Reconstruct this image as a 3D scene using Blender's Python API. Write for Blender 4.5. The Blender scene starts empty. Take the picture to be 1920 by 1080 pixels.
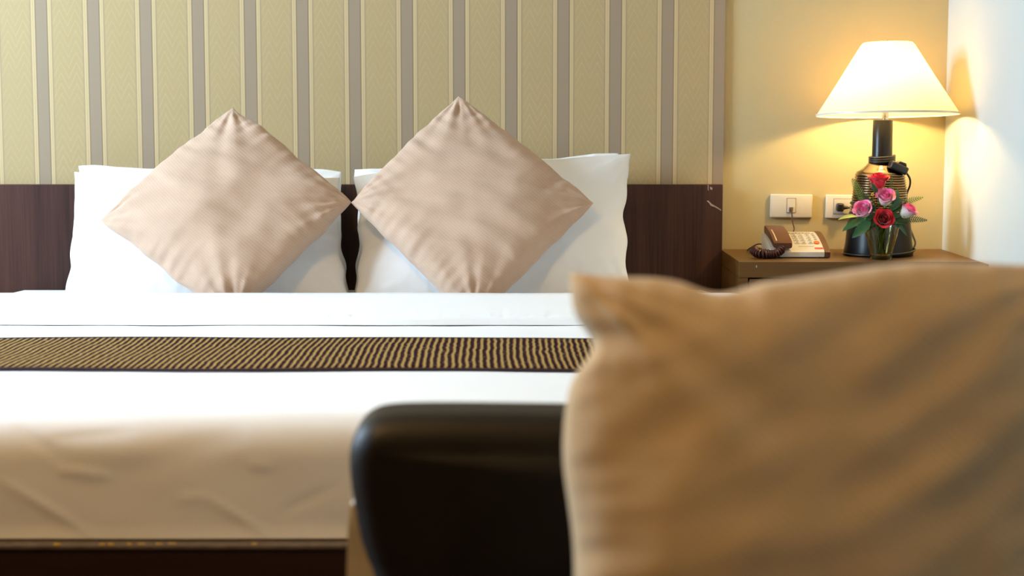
import bpy, bmesh, math, random
from mathutils import Vector, Matrix, noise
random.seed(7)
sc = bpy.context.scene
COL = sc.collection
R = math.radians

# ---------------------------------------------------------------- camera
F = 3200.0                      # focal length in pixels of the 1920 px wide frame
PITCH = math.atan(335.0 / F)    # camera looks slightly down
D, H = 4.64, 0.9925             # distance from the back wall, eye height
CAM = Vector((0, -D, H))
FWD = Vector((0, math.cos(PITCH), -math.sin(PITCH)))
UPV = Vector((0, math.sin(PITCH), math.cos(PITCH)))
cd = bpy.data.cameras.new('camera'); cam = bpy.data.objects.new('camera', cd); COL.objects.link(cam)
cam.location = CAM; cam.rotation_euler = (math.pi / 2 - PITCH, 0, 0)
cd.sensor_width = 36; cd.lens = F / 1920 * 36; cd.clip_start = 0.05
cd.dof.use_dof = True; cd.dof.focus_distance = 4.1; cd.dof.aperture_fstop = 3.7
sc.camera = cam

# ---------------------------------------------------------------- light and exposure
XL, XR, YB, YF, ZC = -2.8, 1.173, 0.0, -7.2, 2.7         # room limits
WIN = (-2.02, -0.75, 1.1, 2.55)                          # assumed, unseen window opening in the left wall: y0, y1, z0, z1
w = bpy.data.worlds.new('sky'); sc.world = w; w.use_nodes = True
bg = w.node_tree.nodes['Background']
bg.inputs['Color'].default_value = (0.70, 0.94, 1.18, 1); bg.inputs['Strength'].default_value = 38
ld = bpy.data.lights.new('assumed_window_portal', 'AREA'); lo = bpy.data.objects.new('assumed_window_portal', ld); COL.objects.link(lo)
ld.shape = 'RECTANGLE'; ld.size = WIN[3] - WIN[2]; ld.size_y = WIN[1] - WIN[0]; ld.cycles.is_portal = True
lo.location = (XL - 0.02, (WIN[0] + WIN[1]) / 2, (WIN[2] + WIN[3]) / 2); lo.rotation_euler = (0, -math.pi / 2, 0)
BULB = 450.0                                             # table lamp bulb radiance
CEIL = 122.0                                              # diffuser radiance of the assumed, unseen ceiling lamp
sc.view_settings.view_transform = 'Standard'; sc.view_settings.look = 'None'
sc.view_settings.exposure = 0.0; sc.view_settings.gamma = 1.0; sc.view_settings.use_curve_mapping = False

# ---------------------------------------------------------------- measuring helpers
def ray(u, v): return FWD + Vector((1, 0, 0)) * ((u - 960) / F) + UPV * ((540 - v) / F)
def at_y(u, v, y): d = ray(u, v); return CAM + d * ((y - CAM.y) / d.y)
def at_z(u, v, z): d = ray(u, v); return CAM + d * ((z - CAM.z) / d.z)
def on_plane(u, v, p, n): d = ray(u, v); return CAM + d * ((p - CAM).dot(n) / d.dot(n))

# ---------------------------------------------------------------- materials
def lin(c):
    return tuple(((x / 255 + 0.055) / 1.055) ** 2.4 if x > 10 else x / 255 / 12.92 for x in c)
class NT:
    def __init__(s, name):
        s.m = bpy.data.materials.new(name); s.m.use_nodes = True
        s.t = s.m.node_tree; s.n = s.t.nodes; s.b = s.n['Principled BSDF']; s.out = s.n['Material Output']
        s.co = s.n.new('ShaderNodeTexCoord').outputs['Object']
    def new(s, typ, **kw):
        n = s.n.new(typ)
        for k, v in kw.items(): setattr(n, k, v)
        return n
    def link(s, a, b): s.t.links.new(a, b)
    def setin(s, sock, v):
        if hasattr(v, 'is_linked') or isinstance(v, bpy.types.NodeSocket): s.link(v, sock)
        else: sock.default_value = v
    def math(s, op, a, b=0.0, c=0.0, clamp=False):
        n = s.new('ShaderNodeMath', operation=op, use_clamp=clamp)
        for i, x in enumerate((a, b, c)): s.setin(n.inputs[i], x)
        return n.outputs[0]
    def mapping(s, scale, rot=(0, 0, 0)):
        n = s.new('ShaderNodeMapping'); n.inputs['Scale'].default_value = scale; n.inputs['Rotation'].default_value = rot
        s.link(s.co, n.inputs['Vector']); return n.outputs[0]
    def noise(s, scale, detail=3, vec=None, rough=0.55, dist=0.0):
        n = s.new('ShaderNodeTexNoise'); n.inputs['Scale'].default_value = scale; n.inputs['Detail'].default_value = detail
        n.inputs['Roughness'].default_value = rough; n.inputs['Distortion'].default_value = dist
        s.link(vec or s.co, n.inputs['Vector']); return n.outputs['Fac']
    def ramp(s, fac, stops, interp='LINEAR'):
        n = s.new('ShaderNodeValToRGB'); cr = n.color_ramp; cr.interpolation = interp
        while len(cr.elements) < len(stops): cr.elements.new(0.5)
        for e, (p, c) in zip(cr.elements, stops): e.position = p; e.color = (*c[:3], 1)
        s.link(fac, n.inputs['Fac']); return n.outputs['Color']
    def mix(s, fac, a, b):
        n = s.new('ShaderNodeMix', data_type='RGBA')
        s.setin(n.inputs[0], fac)
        for i, x in ((6, a), (7, b)): s.setin(n.inputs[i], x if not isinstance(x, tuple) else (*x[:3], 1))
        return n.outputs[2]
    def bump(s, h, strength, dist=0.01):
        n = s.new('ShaderNodeBump'); n.inputs['Strength'].default_value = strength; n.inputs['Distance'].default_value = dist
        s.link(h, n.inputs['Height']); s.link(n.outputs[0], s.b.inputs['Normal']); return n
    def col(s, c): s.setin(s.b.inputs['Base Color'], (*c, 1) if isinstance(c, tuple) else c)
    def set(s, **kw):
        for k, v in kw.items():
            s.b.inputs[{'rough': 'Roughness', 'metal': 'Metallic', 'spec': 'Specular IOR Level', 'trans': 'Transmission Weight',
                        'ior': 'IOR', 'sheen': 'Sheen Weight', 'coat': 'Coat Weight', 'sss': 'Subsurface Weight'}[k]].default_value = v

def plain(name, c, rough=0.5, var=0.08, scale=30, bump=0.0, bscale=200, **kw):
    t = NT(name); n = t.noise(scale)
    t.col(t.ramp(n, [(0.25, tuple(x * (1 - var) for x in c)), (0.75, tuple(min(1, x * (1 + var)) for x in c))]))
    t.set(rough=rough, **kw)
    if bump: t.bump(t.noise(bscale, 2), bump, 0.002)
    return t.m
def wood(name, dark, light, axis, rough=0.4, scale=9, stretch=0.045, bump=0.15, fine=16):
    t = NT(name); s = [1, 1, 1]; s[axis] = stretch
    a = t.noise(scale, 4, t.mapping(tuple(s)), dist=0.6); s2 = [x for x in s]; s2[axis] = stretch * 0.4
    b = t.noise(scale * fine, 3, t.mapping(tuple(s2)))
    f = t.math('ADD', t.math('MULTIPLY', a, 0.65), t.math('MULTIPLY', b, 0.35))
    t.col(t.ramp(f, [(0.33, dark), (0.5, tuple((x + y) / 2 for x, y in zip(dark, light))), (0.68, light)]))
    t.set(rough=rough, spec=0.3); t.bump(b, bump, 0.001); return t.m
def weave(name, c, freq=330, rough=0.9, bump=0.25, var=0.06, diag=True):
    t = NT(name)
    n = t.noise(11, 4)
    wv = t.new('ShaderNodeTexWave', wave_type='BANDS', bands_direction='X'); wv.inputs['Scale'].default_value = freq / 6.28 * 1.0
    wv.inputs['Distortion'].default_value = 0.6; wv.inputs['Detail'].default_value = 1
    t.link(t.mapping((1, 1, 1), (0, R(50) if diag else 0, 0)), wv.inputs['Vector'])
    base = t.ramp(n, [(0.3, tuple(x * (1 - var) for x in c)), (0.7, tuple(min(1, x * (1 + var)) for x in c))])
    t.col(t.mix(t.math('MULTIPLY', wv.outputs['Fac'], 0.16), base, tuple(x * 0.72 for x in c)))
    t.set(rough=rough, sheen=0.15, spec=0.15)
    t.bump(t.math('ADD', wv.outputs['Fac'], t.noise(400, 2)), bump, 0.0008); return t.m

PANEL_T = 0.012
X0 = at_y(66, 20, -PANEL_T).x; PERIOD = (at_y(1340, 20, -PANEL_T).x - X0) / 13
def wallpaper_mat():
    t = NT('striped_wallpaper')
    sep = t.new('ShaderNodeSeparateXYZ'); t.link(t.co, sep.inputs[0]); x, z = sep.outputs[0], sep.outputs[2]
    p = t.math('FRACT', t.math('ADD', t.math('DIVIDE', t.math('SUBTRACT', x, X0), PERIOD), 40.0))
    field, cream, grey, line = (0.455, 0.34, 0.165), (0.61, 0.455, 0.24), (0.33, 0.25, 0.168), (0.22, 0.158, 0.09)
    edge = (0.345, 0.268, 0.15)
    c = t.ramp(p, [(0.0, line), (0.012, grey), (0.207, grey), (0.214, line), (0.226, line), (0.234, cream), (0.262, cream), (0.268, edge), (0.274, cream),
                   (0.293, cream), (0.302, edge), (0.335, field), (0.875, field), (0.908, edge), (0.916, cream), (0.943, cream), (0.949, edge), (0.955, cream),
                   (0.978, cream), (0.988, edge), (1.0, line)])
    q = t.math('DIVIDE', t.math('SUBTRACT', p, 0.31), 0.6)
    infield = t.math('MULTIPLY', t.math('GREATER_THAN', q, 0.03), t.math('LESS_THAN', q, 0.97))
    tri = t.math('ABSOLUTE', t.math('SUBTRACT', t.math('FRACT', t.math('MULTIPLY', q, 2.0)), 0.5))
    zz = t.math('FRACT', t.math('ADD', t.math('DIVIDE', t.math('ADD', z, t.math('MULTIPLY', tri, 0.086)), 0.028), t.math('MULTIPLY', t.noise(40, 2), 0.25)))
    l = t.math('MULTIPLY', t.math('LESS_THAN', zz, 0.13), infield)
    l = t.math('MULTIPLY', l, t.math('MULTIPLY', t.noise(9, 2), 1.0))
    c = t.mix(t.math('MULTIPLY', l, 0.62), c, (0.56, 0.455, 0.29))
    fib = t.noise(260, 2, t.mapping((1, 1, 0.12)))
    c = t.mix(t.math('MULTIPLY', fib, 0.16), c, (0.3, 0.24, 0.16))
    t.col(c); t.set(rough=0.62, spec=0.3)
    t.bump(t.math('ADD', t.math('MULTIPLY', fib, 0.3), l), 0.25, 0.001)
    return t.m

def paint(name, c, rough=0.75, bump=0.12):
    t = NT(name); n = t.noise(3, 3)
    t.col(t.ramp(n, [(0.3, tuple(x * 0.965 for x in c)), (0.7, c)])); t.set(rough=rough, spec=0.25)
    t.bump(t.noise(55, 4), bump, 0.004); return t.m

M = {}
M['wallpaper'] = wallpaper_mat()
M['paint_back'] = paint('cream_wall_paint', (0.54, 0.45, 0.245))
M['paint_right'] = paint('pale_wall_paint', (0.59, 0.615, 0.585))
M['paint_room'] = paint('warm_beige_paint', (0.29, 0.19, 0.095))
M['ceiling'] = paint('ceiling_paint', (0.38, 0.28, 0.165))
M['floor'] = wood('brown_floor_wood', (0.05, 0.024, 0.011), (0.12, 0.06, 0.026), 1, 0.5, 6)
M['headboard'] = wood('dark_walnut_veneer', (0.018, 0.006, 0.0045), (0.085, 0.034, 0.023), 2, 0.5, 11, 0.05, 0.2, 20)
M['bed_base'] = wood('dark_brown_bed_wood', (0.018, 0.006, 0.004), (0.035, 0.013, 0.008), 0, 0.5, 9)
M['base_lip'] = plain('worn_bed_rail', (0.12, 0.085, 0.06), 0.45, 0.35, 45)
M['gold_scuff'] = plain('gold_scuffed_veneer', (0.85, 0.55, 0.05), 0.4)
M['chip'] = plain('scuffed_pale_veneer', (0.42, 0.33, 0.27), 0.5, 0.3, 300)
M['night_top'] = wood('warm_brown_laminate', (0.10, 0.046, 0.011), (0.18, 0.088, 0.023), 0, 0.42, 7, 0.05, 0.08)
M['sheet'] = plain('white_bed_linen', (0.87, 0.87, 0.87), 0.85, 0.01, 8, 0.06, 300, spec=0.15, sheen=0.1)
M['pillowcase'] = plain('white_pillowcase', (0.88, 0.875, 0.87), 0.85, 0.012, 10, 0.05, 300, spec=0.15, sheen=0.1)
M['cushion'] = weave('beige_twill', (0.54, 0.375, 0.272))
M['cushion_warm_lit'] = weave('beige_twill_warm_lit', (0.57, 0.42, 0.25))  # the bed cushions' twill again, with warm lamp light painted into its yellower colour
M['leather'] = plain('dark_brown_leather', (0.013, 0.009, 0.006), 0.5, 0.25, 14, 0.2, 160, spec=0.28)
M['cream_fabric'] = plain('cream_chair_fabric', (0.72, 0.66, 0.57), 0.9, 0.05, 40, 0.2, 400)
M['chair_leg'] = wood('dark_chair_leg_wood', (0.02, 0.01, 0.006), (0.05, 0.025, 0.015), 2)
M['plastic_white'] = plain('ivory_plastic', (0.72, 0.66, 0.56), 0.35, 0.02)
M['plastic_cream'] = plain('cream_phone_plastic', (0.74, 0.68, 0.58), 0.38, 0.02)
M['plastic_brown'] = plain('brown_phone_plastic', (0.105, 0.036, 0.016), 0.4, 0.06, spec=0.25)
M['cord_brown'] = plain('maroon_cord_plastic', (0.06, 0.014, 0.011), 0.35, 0.1, spec=0.3)
M['black_plastic'] = plain('black_plastic', (0.012, 0.010, 0.009), 0.35, 0.1)
M['jack'] = plain('grey_brown_jack', (0.16, 0.12, 0.08), 0.4)
M['key_grey'] = plain('grey_key_plastic', (0.50, 0.48, 0.46), 0.4)
M['key_mark'] = plain('grey_key_mark', (0.2, 0.2, 0.22), 0.5)
M['orange'] = plain('orange_button', (0.85, 0.14, 0.015), 0.4)
M['red_label'] = plain('red_label', (0.62, 0.06, 0.03), 0.5)
M['lcd'] = plain('dark_display_strip', (0.07, 0.06, 0.035), 0.25)
M['gold_line'] = plain('pale_gold_strip', (0.85, 0.66, 0.36), 0.35)
M['lamp_black'] = plain('black_lacquered_metal', (0.006, 0.0055, 0.006), 0.3, 0.1, spec=0.28)
M['lamp_rib'] = plain('polished_dark_brass', (0.20, 0.145, 0.09), 0.2, 0.1, metal=1.0)
M['steel'] = plain('brushed_steel', (0.65, 0.6, 0.52), 0.25, 0.03, metal=1.0)
M['stem'] = plain('green_stem', (0.05, 0.11, 0.025), 0.5)
M['leaf'] = plain('dark_green_leaf', (0.025, 0.10, 0.03), 0.42, 0.3, 60)
M['leaf_light'] = plain('yellow_green_leaf', (0.24, 0.30, 0.05), 0.5, 0.25, 60)
M['fern'] = plain('fern_green', (0.17, 0.27, 0.04), 0.5, 0.3, 80)
M['fern_dark'] = plain('dark_fern_green', (0.03, 0.09, 0.02), 0.5, 0.3, 80)
M['yellow'] = plain('yellow_filler_bloom', (0.75, 0.45, 0.05), 0.6)
M['red_petal'] = plain('red_silk_petal', (0.66, 0.008, 0.022), 0.65, 0.15, 40, sheen=0.2)
M['steel_win'] = plain('white_window_frame', (0.75, 0.75, 0.74), 0.4)
def petal_pink():
    t = NT('pink_white_silk_petal'); sep = t.new('ShaderNodeSeparateXYZ'); t.link(t.co, sep.inputs[0])
    f = t.math('ADD', t.math('DIVIDE', sep.outputs[2], 0.042), t.math('MULTIPLY', t.math('SUBTRACT', t.noise(60, 2), 0.5), 0.35))
    t.col(t.ramp(f, [(0.38, (0.80, 0.78, 0.70)), (0.58, (0.90, 0.50, 0.60)), (0.78, (0.88, 0.10, 0.33)), (1.0, (0.92, 0.22, 0.48))]))
    t.set(rough=0.65, sheen=0.2); return t.m
M['pink_petal'] = petal_pink()
def shade_mat():
    t = NT('cream_lamp_shade'); wv = t.noise(350, 2)
    t.n.remove(t.b)
    df = t.new('ShaderNodeBsdfDiffuse'); tr = t.new('ShaderNodeBsdfTranslucent'); mx = t.new('ShaderNodeMixShader')
    c = t.ramp(wv, [(0.3, (0.86, 0.80, 0.68)), (0.7, (0.92, 0.87, 0.77))])
    t.link(c, df.inputs['Color']); tr.inputs['Color'].default_value = (0.97, 0.74, 0.36, 1); mx.inputs[0].default_value = 0.48
    t.link(df.outputs[0], mx.inputs[1]); t.link(tr.outputs[0], mx.inputs[2]); t.link(mx.outputs[0], t.out.inputs['Surface']); return t.m
M['shade'] = shade_mat()
def emit(name, c, s):
    t = NT(name); n = t.noise(4, 1); t.b.inputs['Emission Strength'].default_value = s
    t.setin(t.b.inputs['Emission Color'], t.ramp(n, [(0, c), (1, tuple(x * 0.97 for x in c))])); t.col((0.8, 0.8, 0.8)); return t.m
M['bulb'] = emit('warm_bulb_glow', (1.0, 0.68, 0.27), BULB)
M['diffuser'] = emit('assumed_warm_ceiling_diffuser', (1.0, 0.59, 0.19), CEIL)  # glow of the assumed ceiling lamp, an unseen warm source
def glass(name, col, pane=False):
    t = NT(name)
    if pane:
        t.n.remove(t.b); tr = t.new('ShaderNodeBsdfTransparent'); gl = t.new('ShaderNodeBsdfGlossy'); mx = t.new('ShaderNodeMixShader')
        fr = t.new('ShaderNodeFresnel'); gl.inputs['Roughness'].default_value = 0.02; tr.inputs['Color'].default_value = (*col, 1)
        t.link(fr.outputs[0], mx.inputs[0]); t.link(tr.outputs[0], mx.inputs[1]); t.link(gl.outputs[0], mx.inputs[2]); t.link(mx.outputs[0], t.out.inputs['Surface'])
    else:
        t.col(t.ramp(t.noise(30, 2), [(0.3, col), (0.7, tuple(min(1, x * 1.03) for x in col))])); t.set(rough=0.02, trans=1.0, ior=1.45)
    return t.m
M['pane'] = glass('window_pane_glass', (0.97, 0.98, 0.98), True)
M['tumbler'] = glass('smoky_tumbler_glass', (0.70, 0.63, 0.36))
def runner_mat():
    t = NT('striped_bed_runner'); sep = t.new('ShaderNodeSeparateXYZ'); t.link(t.co, sep.inputs[0])
    wob = t.math('ADD', t.math('MULTIPLY', t.noise(1.6, 1), 0.05), t.math('MULTIPLY', t.noise(24, 1), 0.006))
    p = t.math('FRACT', t.math('DIVIDE', t.math('ADD', t.math('ADD', sep.outputs[0], wob), 10.0), 0.0128))
    dk, mr, g1, g2 = (0.02, 0.006, 0.008), (0.11, 0.014, 0.02), (0.42, 0.295, 0.10), (0.30, 0.19, 0.06)
    c = t.ramp(p, [(0.0, dk), (0.34, dk), (0.46, mr), (0.54, g2), (0.63, g1), (0.8, g1), (0.9, g2), (0.97, dk)])
    spark = t.math('GREATER_THAN', t.noise(130, 1), 0.70)
    c = t.mix(t.math('MULTIPLY', spark, 0.35), c, (0.7, 0.52, 0.22))
    # thin dark binding along both long edges
    t.col(c); t.set(rough=0.9, spec=0.05)
    t.bump(t.math('PINGPONG', p, 0.5), 0.35, 0.003); return t.m
M['runner'] = runner_mat()
M['runner_edge'] = plain('dark_runner_binding', (0.03, 0.008, 0.015), 0.7)

# ---------------------------------------------------------------- mesh helpers
LOC = {}
def tag(o, label, cat, group=None, kind=None):
    if label: o['label'] = label
    if cat: o['category'] = cat
    if group: o['group'] = group
    if kind: o['kind'] = kind
    return o
def empty(name, loc, label, cat, group=None):
    o = bpy.data.objects.new(name, None); COL.objects.link(o); o.location = loc; o.empty_display_size = 0.05
    LOC[o] = Vector(loc); return tag(o, label, cat, group)
def mk(name, verts, faces, mat, parent=None, base=None, smooth=False, auto=None):
    """one mesh object from world-space vertices"""
    vs = [Vector(v) for v in verts]
    if parent is not None: off = LOC[parent]
    elif base is not None: off = Vector(base)
    else:
        mn = [min(v[i] for v in vs) for i in range(3)]; mx = [max(v[i] for v in vs) for i in range(3)]
        off = Vector(((mn[0] + mx[0]) / 2, (mn[1] + mx[1]) / 2, mn[2]))
    me = bpy.data.meshes.new(name); me.from_pydata([tuple(v - off) for v in vs], [], faces); me.update()
    bm = bmesh.new(); bm.from_mesh(me); bmesh.ops.remove_doubles(bm, verts=bm.verts, dist=1e-6); bmesh.ops.recalc_face_normals(bm, faces=bm.faces)
    bm.to_mesh(me); bm.free()
    me.materials.append(M[mat] if isinstance(mat, str) else mat)
    if smooth: me.polygons.foreach_set('use_smooth', [True] * len(me.polygons))
    o = bpy.data.objects.new(name, me); COL.objects.link(o)
    if parent is not None: o.parent = parent; LOC[o] = off
    else: o.location = off; LOC[o] = off
    if auto:
        try: me.set_sharp_from_angle(angle=R(auto))
        except Exception: pass
    return o
class G:
    """collects shapes in world space"""
    def __init__(s): s.v = []; s.f = []
    def add(s, v, f):
        k = len(s.v); s.v += [Vector(x) for x in v]; s.f += [tuple(i + k for i in q) for q in f]; return s
    def box(s, x0, x1, y0, y1, z0, z1, r=0.0, seg=2, mat=None):
        bm = bmesh.new(); bmesh.ops.create_cube(bm, size=1)
        for v in bm.verts: v.co = Vector(((x0 + x1) / 2 + v.co.x * (x1 - x0), (y0 + y1) / 2 + v.co.y * (y1 - y0), (z0 + z1) / 2 + v.co.z * (z1 - z0)))
        if r > 0: bmesh.ops.bevel(bm, geom=bm.edges[:], offset=r, segments=seg, profile=0.5, affect='EDGES')
        bm.verts.index_update()
        vs = [(mat @ v.co if mat else v.co.copy()) for v in bm.verts]; fs = [tuple(v.index for v in f.verts) for f in bm.faces]; bm.free()
        return s.add(vs, fs)
    def prism(s, outline, axis, a, b, r=0.0, seg=2, mat=None):
        """outline of 2-D points extruded along axis (0,1,2) from a to b"""
        def p3(p, h): q = list(p); q.insert(axis, h); return Vector(q)
        bm = bmesh.new(); A = [bm.verts.new(p3(p, a)) for p in outline]; B = [bm.verts.new(p3(p, b)) for p in outline]; n = len(outline)
        fa = bm.faces.new(A); fb = bm.faces.new(B[::-1])
        for i in range(n): bm.faces.new((A[i], B[i], B[(i + 1) % n], A[(i + 1) % n]))
        if r > 0: bmesh.ops.bevel(bm, geom=list(set(fa.edges[:] + fb.edges[:])), offset=r, segments=seg, profile=0.5, affect='EDGES')
        bm.verts.index_update()
        vs = [(mat @ v.co if mat else v.co.copy()) for v in bm.verts]; fs = [tuple(v.index for v in f.verts) for f in bm.faces]; bm.free()
        return s.add(vs, fs)
    def lathe(s, prof, c, seg=48, close=False, mat=None):
        c = Vector(c); n = len(prof); vs = []; fs = []
        for i in range(seg):
            a = 2 * math.pi * i / seg
            for r_, z in prof:
                q = Vector((r_ * math.cos(a), r_ * math.sin(a), z)); vs.append((mat @ q if mat else q) + c)
        m = n if close else n - 1
        for i in range(seg):
            j = (i + 1) % seg
            for k in range(m): fs.append((i * n + k, j * n + k, j * n + (k + 1) % n, i * n + (k + 1) % n))
        return s.add(vs, fs)
    def tube(s, pts, rad, seg=8, caps=True):
        pts = [Vector(p) for p in pts]; n = len(pts); vs = []; fs = []; up = None
        for i, p in enumerate(pts):
            d = (pts[min(i + 1, n - 1)] - pts[max(i - 1, 0)]).normalized()
            if up is None: up = d.orthogonal().normalized()
            up = (up - d * up.dot(d)).normalized() if (up - d * up.dot(d)).length > 1e-6 else d.orthogonal().normalized()
            b = d.cross(up); r_ = rad(i / (n - 1)) if callable(rad) else rad
            for k in range(seg):
                a = 2 * math.pi * k / seg; vs.append(p + (up * math.cos(a) + b * math.sin(a)) * r_)
        for i in range(n - 1):
            for k in range(seg): fs.append((i * seg + k, i * seg + (k + 1) % seg, (i + 1) * seg + (k + 1) % seg, (i + 1) * seg + k))
        if caps: fs += [tuple(range(seg))[::-1], tuple((n - 1) * seg + k for k in range(seg))]
        return s.add(vs, fs)
    def mk(s, name, mat, parent=None, **kw): return mk(name, s.v, s.f, mat, parent, **kw)
def spline(pts, n=12):
    pts = [Vector(p) for p in pts]; P = [pts[0] * 2 - pts[1]] + pts + [pts[-1] * 2 - pts[-2]]; out = []
    for i in range(1, len(P) - 2):
        a, b, c, d = P[i - 1:i + 3]
        for k in range(n):
            t = k / n; out.append(0.5 * ((2 * b) + (c - a) * t + (2 * a - 5 * b + 4 * c - d) * t * t + (3 * b - a - 3 * c + d) * t ** 3))
    return out + [pts[-1]]

# ================================================================ SETTING
T = 0.12
def struct(o): o['kind'] = 'structure'; return o
struct(G().box(XL - T, XR + T, YF - T, YB + T, -0.1, 0).mk('floor', 'floor'))
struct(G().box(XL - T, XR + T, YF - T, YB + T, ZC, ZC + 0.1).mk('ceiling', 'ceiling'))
wb = struct(G().box(XL - T, XR + T, YB, YB + T, 0, ZC).mk('wall_back', 'paint_back'))
struct(G().box(XR, XR + T, YF, YB, 0, ZC).mk('wall_right', 'paint_right'))
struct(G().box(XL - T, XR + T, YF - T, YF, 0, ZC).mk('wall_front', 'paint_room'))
g = G(); y0, y1, z0, z1 = WIN
g.box(XL - T, XL, YF, y0, 0, ZC); g.box(XL - T, XL, y1, YB, 0, ZC); g.box(XL - T, XL, y0, y1, 0, z0); g.box(XL - T, XL, y0, y1, z1, ZC)
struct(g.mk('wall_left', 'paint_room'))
wn = bpy.data.objects.new('assumed_window_1', None); COL.objects.link(wn); wn.location = (XL - 0.06, (y0 + y1) / 2, z0); LOC[wn] = Vector(wn.location); struct(wn)  # assumed window, out of view, added to let the daylight in
ym = (y0 + y1) / 2; fx0, fx1 = XL - 0.09, XL - 0.04
for a, b, c, d in ((y0, y0 + 0.045, z0, z1), (y1 - 0.045, y1, z0, z1), (y0 + 0.045, y1 - 0.045, z0, z0 + 0.045), (y0 + 0.045, y1 - 0.045, z1 - 0.045, z1)):
    G().box(fx0, fx1, a, b, c, d, 0.004).mk('window_frame', 'steel_win', wn)
G().box(fx0, fx1, ym - 0.02, ym + 0.02, z0 + 0.045, z1 - 0.045, 0.003).mk('window_mullion', 'steel_win', wn)
for a, b in ((y0 + 0.045, ym - 0.02), (ym + 0.02, y1 - 0.045)):
    mk('window_pane', [(XL - 0.065, a, z0 + 0.045), (XL - 0.065, b, z0 + 0.045), (XL - 0.065, b, z1 - 0.045), (XL - 0.065, a, z1 - 0.045)], [(0, 1, 2, 3)], 'pane', wn)
# striped wallpaper panel on the wall behind the bed; its material reads world coordinates
PX1 = at_y(1357.5, 200, -PANEL_T).x
wp = mk('wallpaper', [], [], 'wallpaper') if False else G().box(XL, PX1, -PANEL_T, -0.0005, 0.0, ZC).mk('wallpaper', 'wallpaper', base=(0, 0, 0))
wp.parent = wb; wp.matrix_parent_inverse = Matrix.Translation(-LOC[wb]); wp['label'] = 'beige striped wallpaper with herringbone bands above the headboard'

# ================================================================ HEADBOARD
HB_T = 0.035; HBZ = at_y(700, 346, -HB_T).z; HBX = at_y(1354.5, 420, -HB_T).x
hb = empty('headboard', (-0.5, -HB_T / 2, 0), 'dark walnut wood headboard panel across the striped wall behind the bed', 'headboard')
G().box(-1.9, HBX, -HB_T, -PANEL_T - 0.001, 0.0, HBZ, 0.0015).mk('panel', 'headboard', hb)
def patch(px, y, thick=0.0008):
    pts = [at_y(u, v, y) for u, v in px]; n = len(pts)
    return [p for p in pts] + [p + Vector((0, thick, 0)) for p in pts], [tuple(range(n)), tuple(range(2 * n - 1, n - 1, -1))] + [(i, i + n, (i + 1) % n + n, (i + 1) % n) for i in range(n)]
for pxs in ([(1325, 377), (1329, 380), (1333, 386), (1340, 388), (1347, 392), (1352, 395), (1352, 393), (1346, 389), (1339, 385), (1334, 382), (1328, 376)], [(1331, 350), (1336, 352), (1335, 356), (1332, 355)], [(1327, 347), (1328.4, 347), (1328.6, 357), (1327.4, 357)]):
    ch = mk('scuff_mark', *patch(pxs, -HB_T - 0.0006), 'chip', hb)
ch['label'] = 'pale chipped veneer at the headboard corner'

# ================================================================ BED
BZ = 0.52; BX0, BX1 = -1.375, 0.575; BYF, BYH = -2.055, -0.045; MZ0 = 0.33
def rounded_box(x0, x1, y0, y1, z0, z1, r, step, disp=None, faces='TFLRH', rtop=True):
    """dense rounded box; rounding only along the upper and upright edges"""
    g = G(); inner = (x0 + r, x1 - r, y0 + r, y1 - r, z1 - r)
    def mp(p):
        q = Vector((min(max(p.x, inner[0]), inner[1]), min(max(p.y, inner[2]), inner[3]), min(p.z, inner[4])))
        d = p - q
        if d.length > 1e-9: n = d.normalized(); p = q + n * r
        else: n = Vector((0, 0, 1))
        if disp: p = p + disp(p, n)
        return p
    def grid(o, a, b):
        na, nb = max(2, int(a.length / step)), max(2, int(b.length / step)); vs = []; fs = []
        for i in range(na + 1):
            for j in range(nb + 1): vs.append(mp(o + a * (i / na) + b * (j / nb)))
        for i in range(na):
            for j in range(nb): k = i * (nb + 1) + j; fs.append((k, k + nb + 1, k + nb + 2, k + 1))
        g.add(vs, fs)
    X, Y, Z = Vector((x1 - x0, 0, 0)), Vector((0, y1 - y0, 0)), Vector((0, 0, z1 - z0))
    if 'T' in faces: grid(Vector((x0, y0, z1)), X, Y)
    if 'F' in faces: grid(Vector((x0, y0, z0)), X, Z)
    if 'H' in faces: grid(Vector((x0, y1, z0)), X, Z)
    if 'L' in faces: grid(Vector((x0, y0, z0)), Y, Z)
    if 'R' in faces: grid(Vector((x1, y0, z0)), Y, Z)
    return g
bed = empty('bed', (-0.4, -1.05, 0), 'wide double bed with white mattress on a dark brown wooden base', 'bed')
LIP = 0.03
G().box(BX0 - 0.03, BX1 - 0.01, BYF - LIP, BYH, 0.0, MZ0 - 0.002, 0.006).mk('bed_base', 'bed_base', bed)
lip = G().box(BX0 - 0.035, BX1 - 0.008, BYF - LIP - 0.004, BYF + 0.1, MZ0 - 0.007, MZ0, 0.002).mk('rail_edge', 'base_lip', bed)
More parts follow.
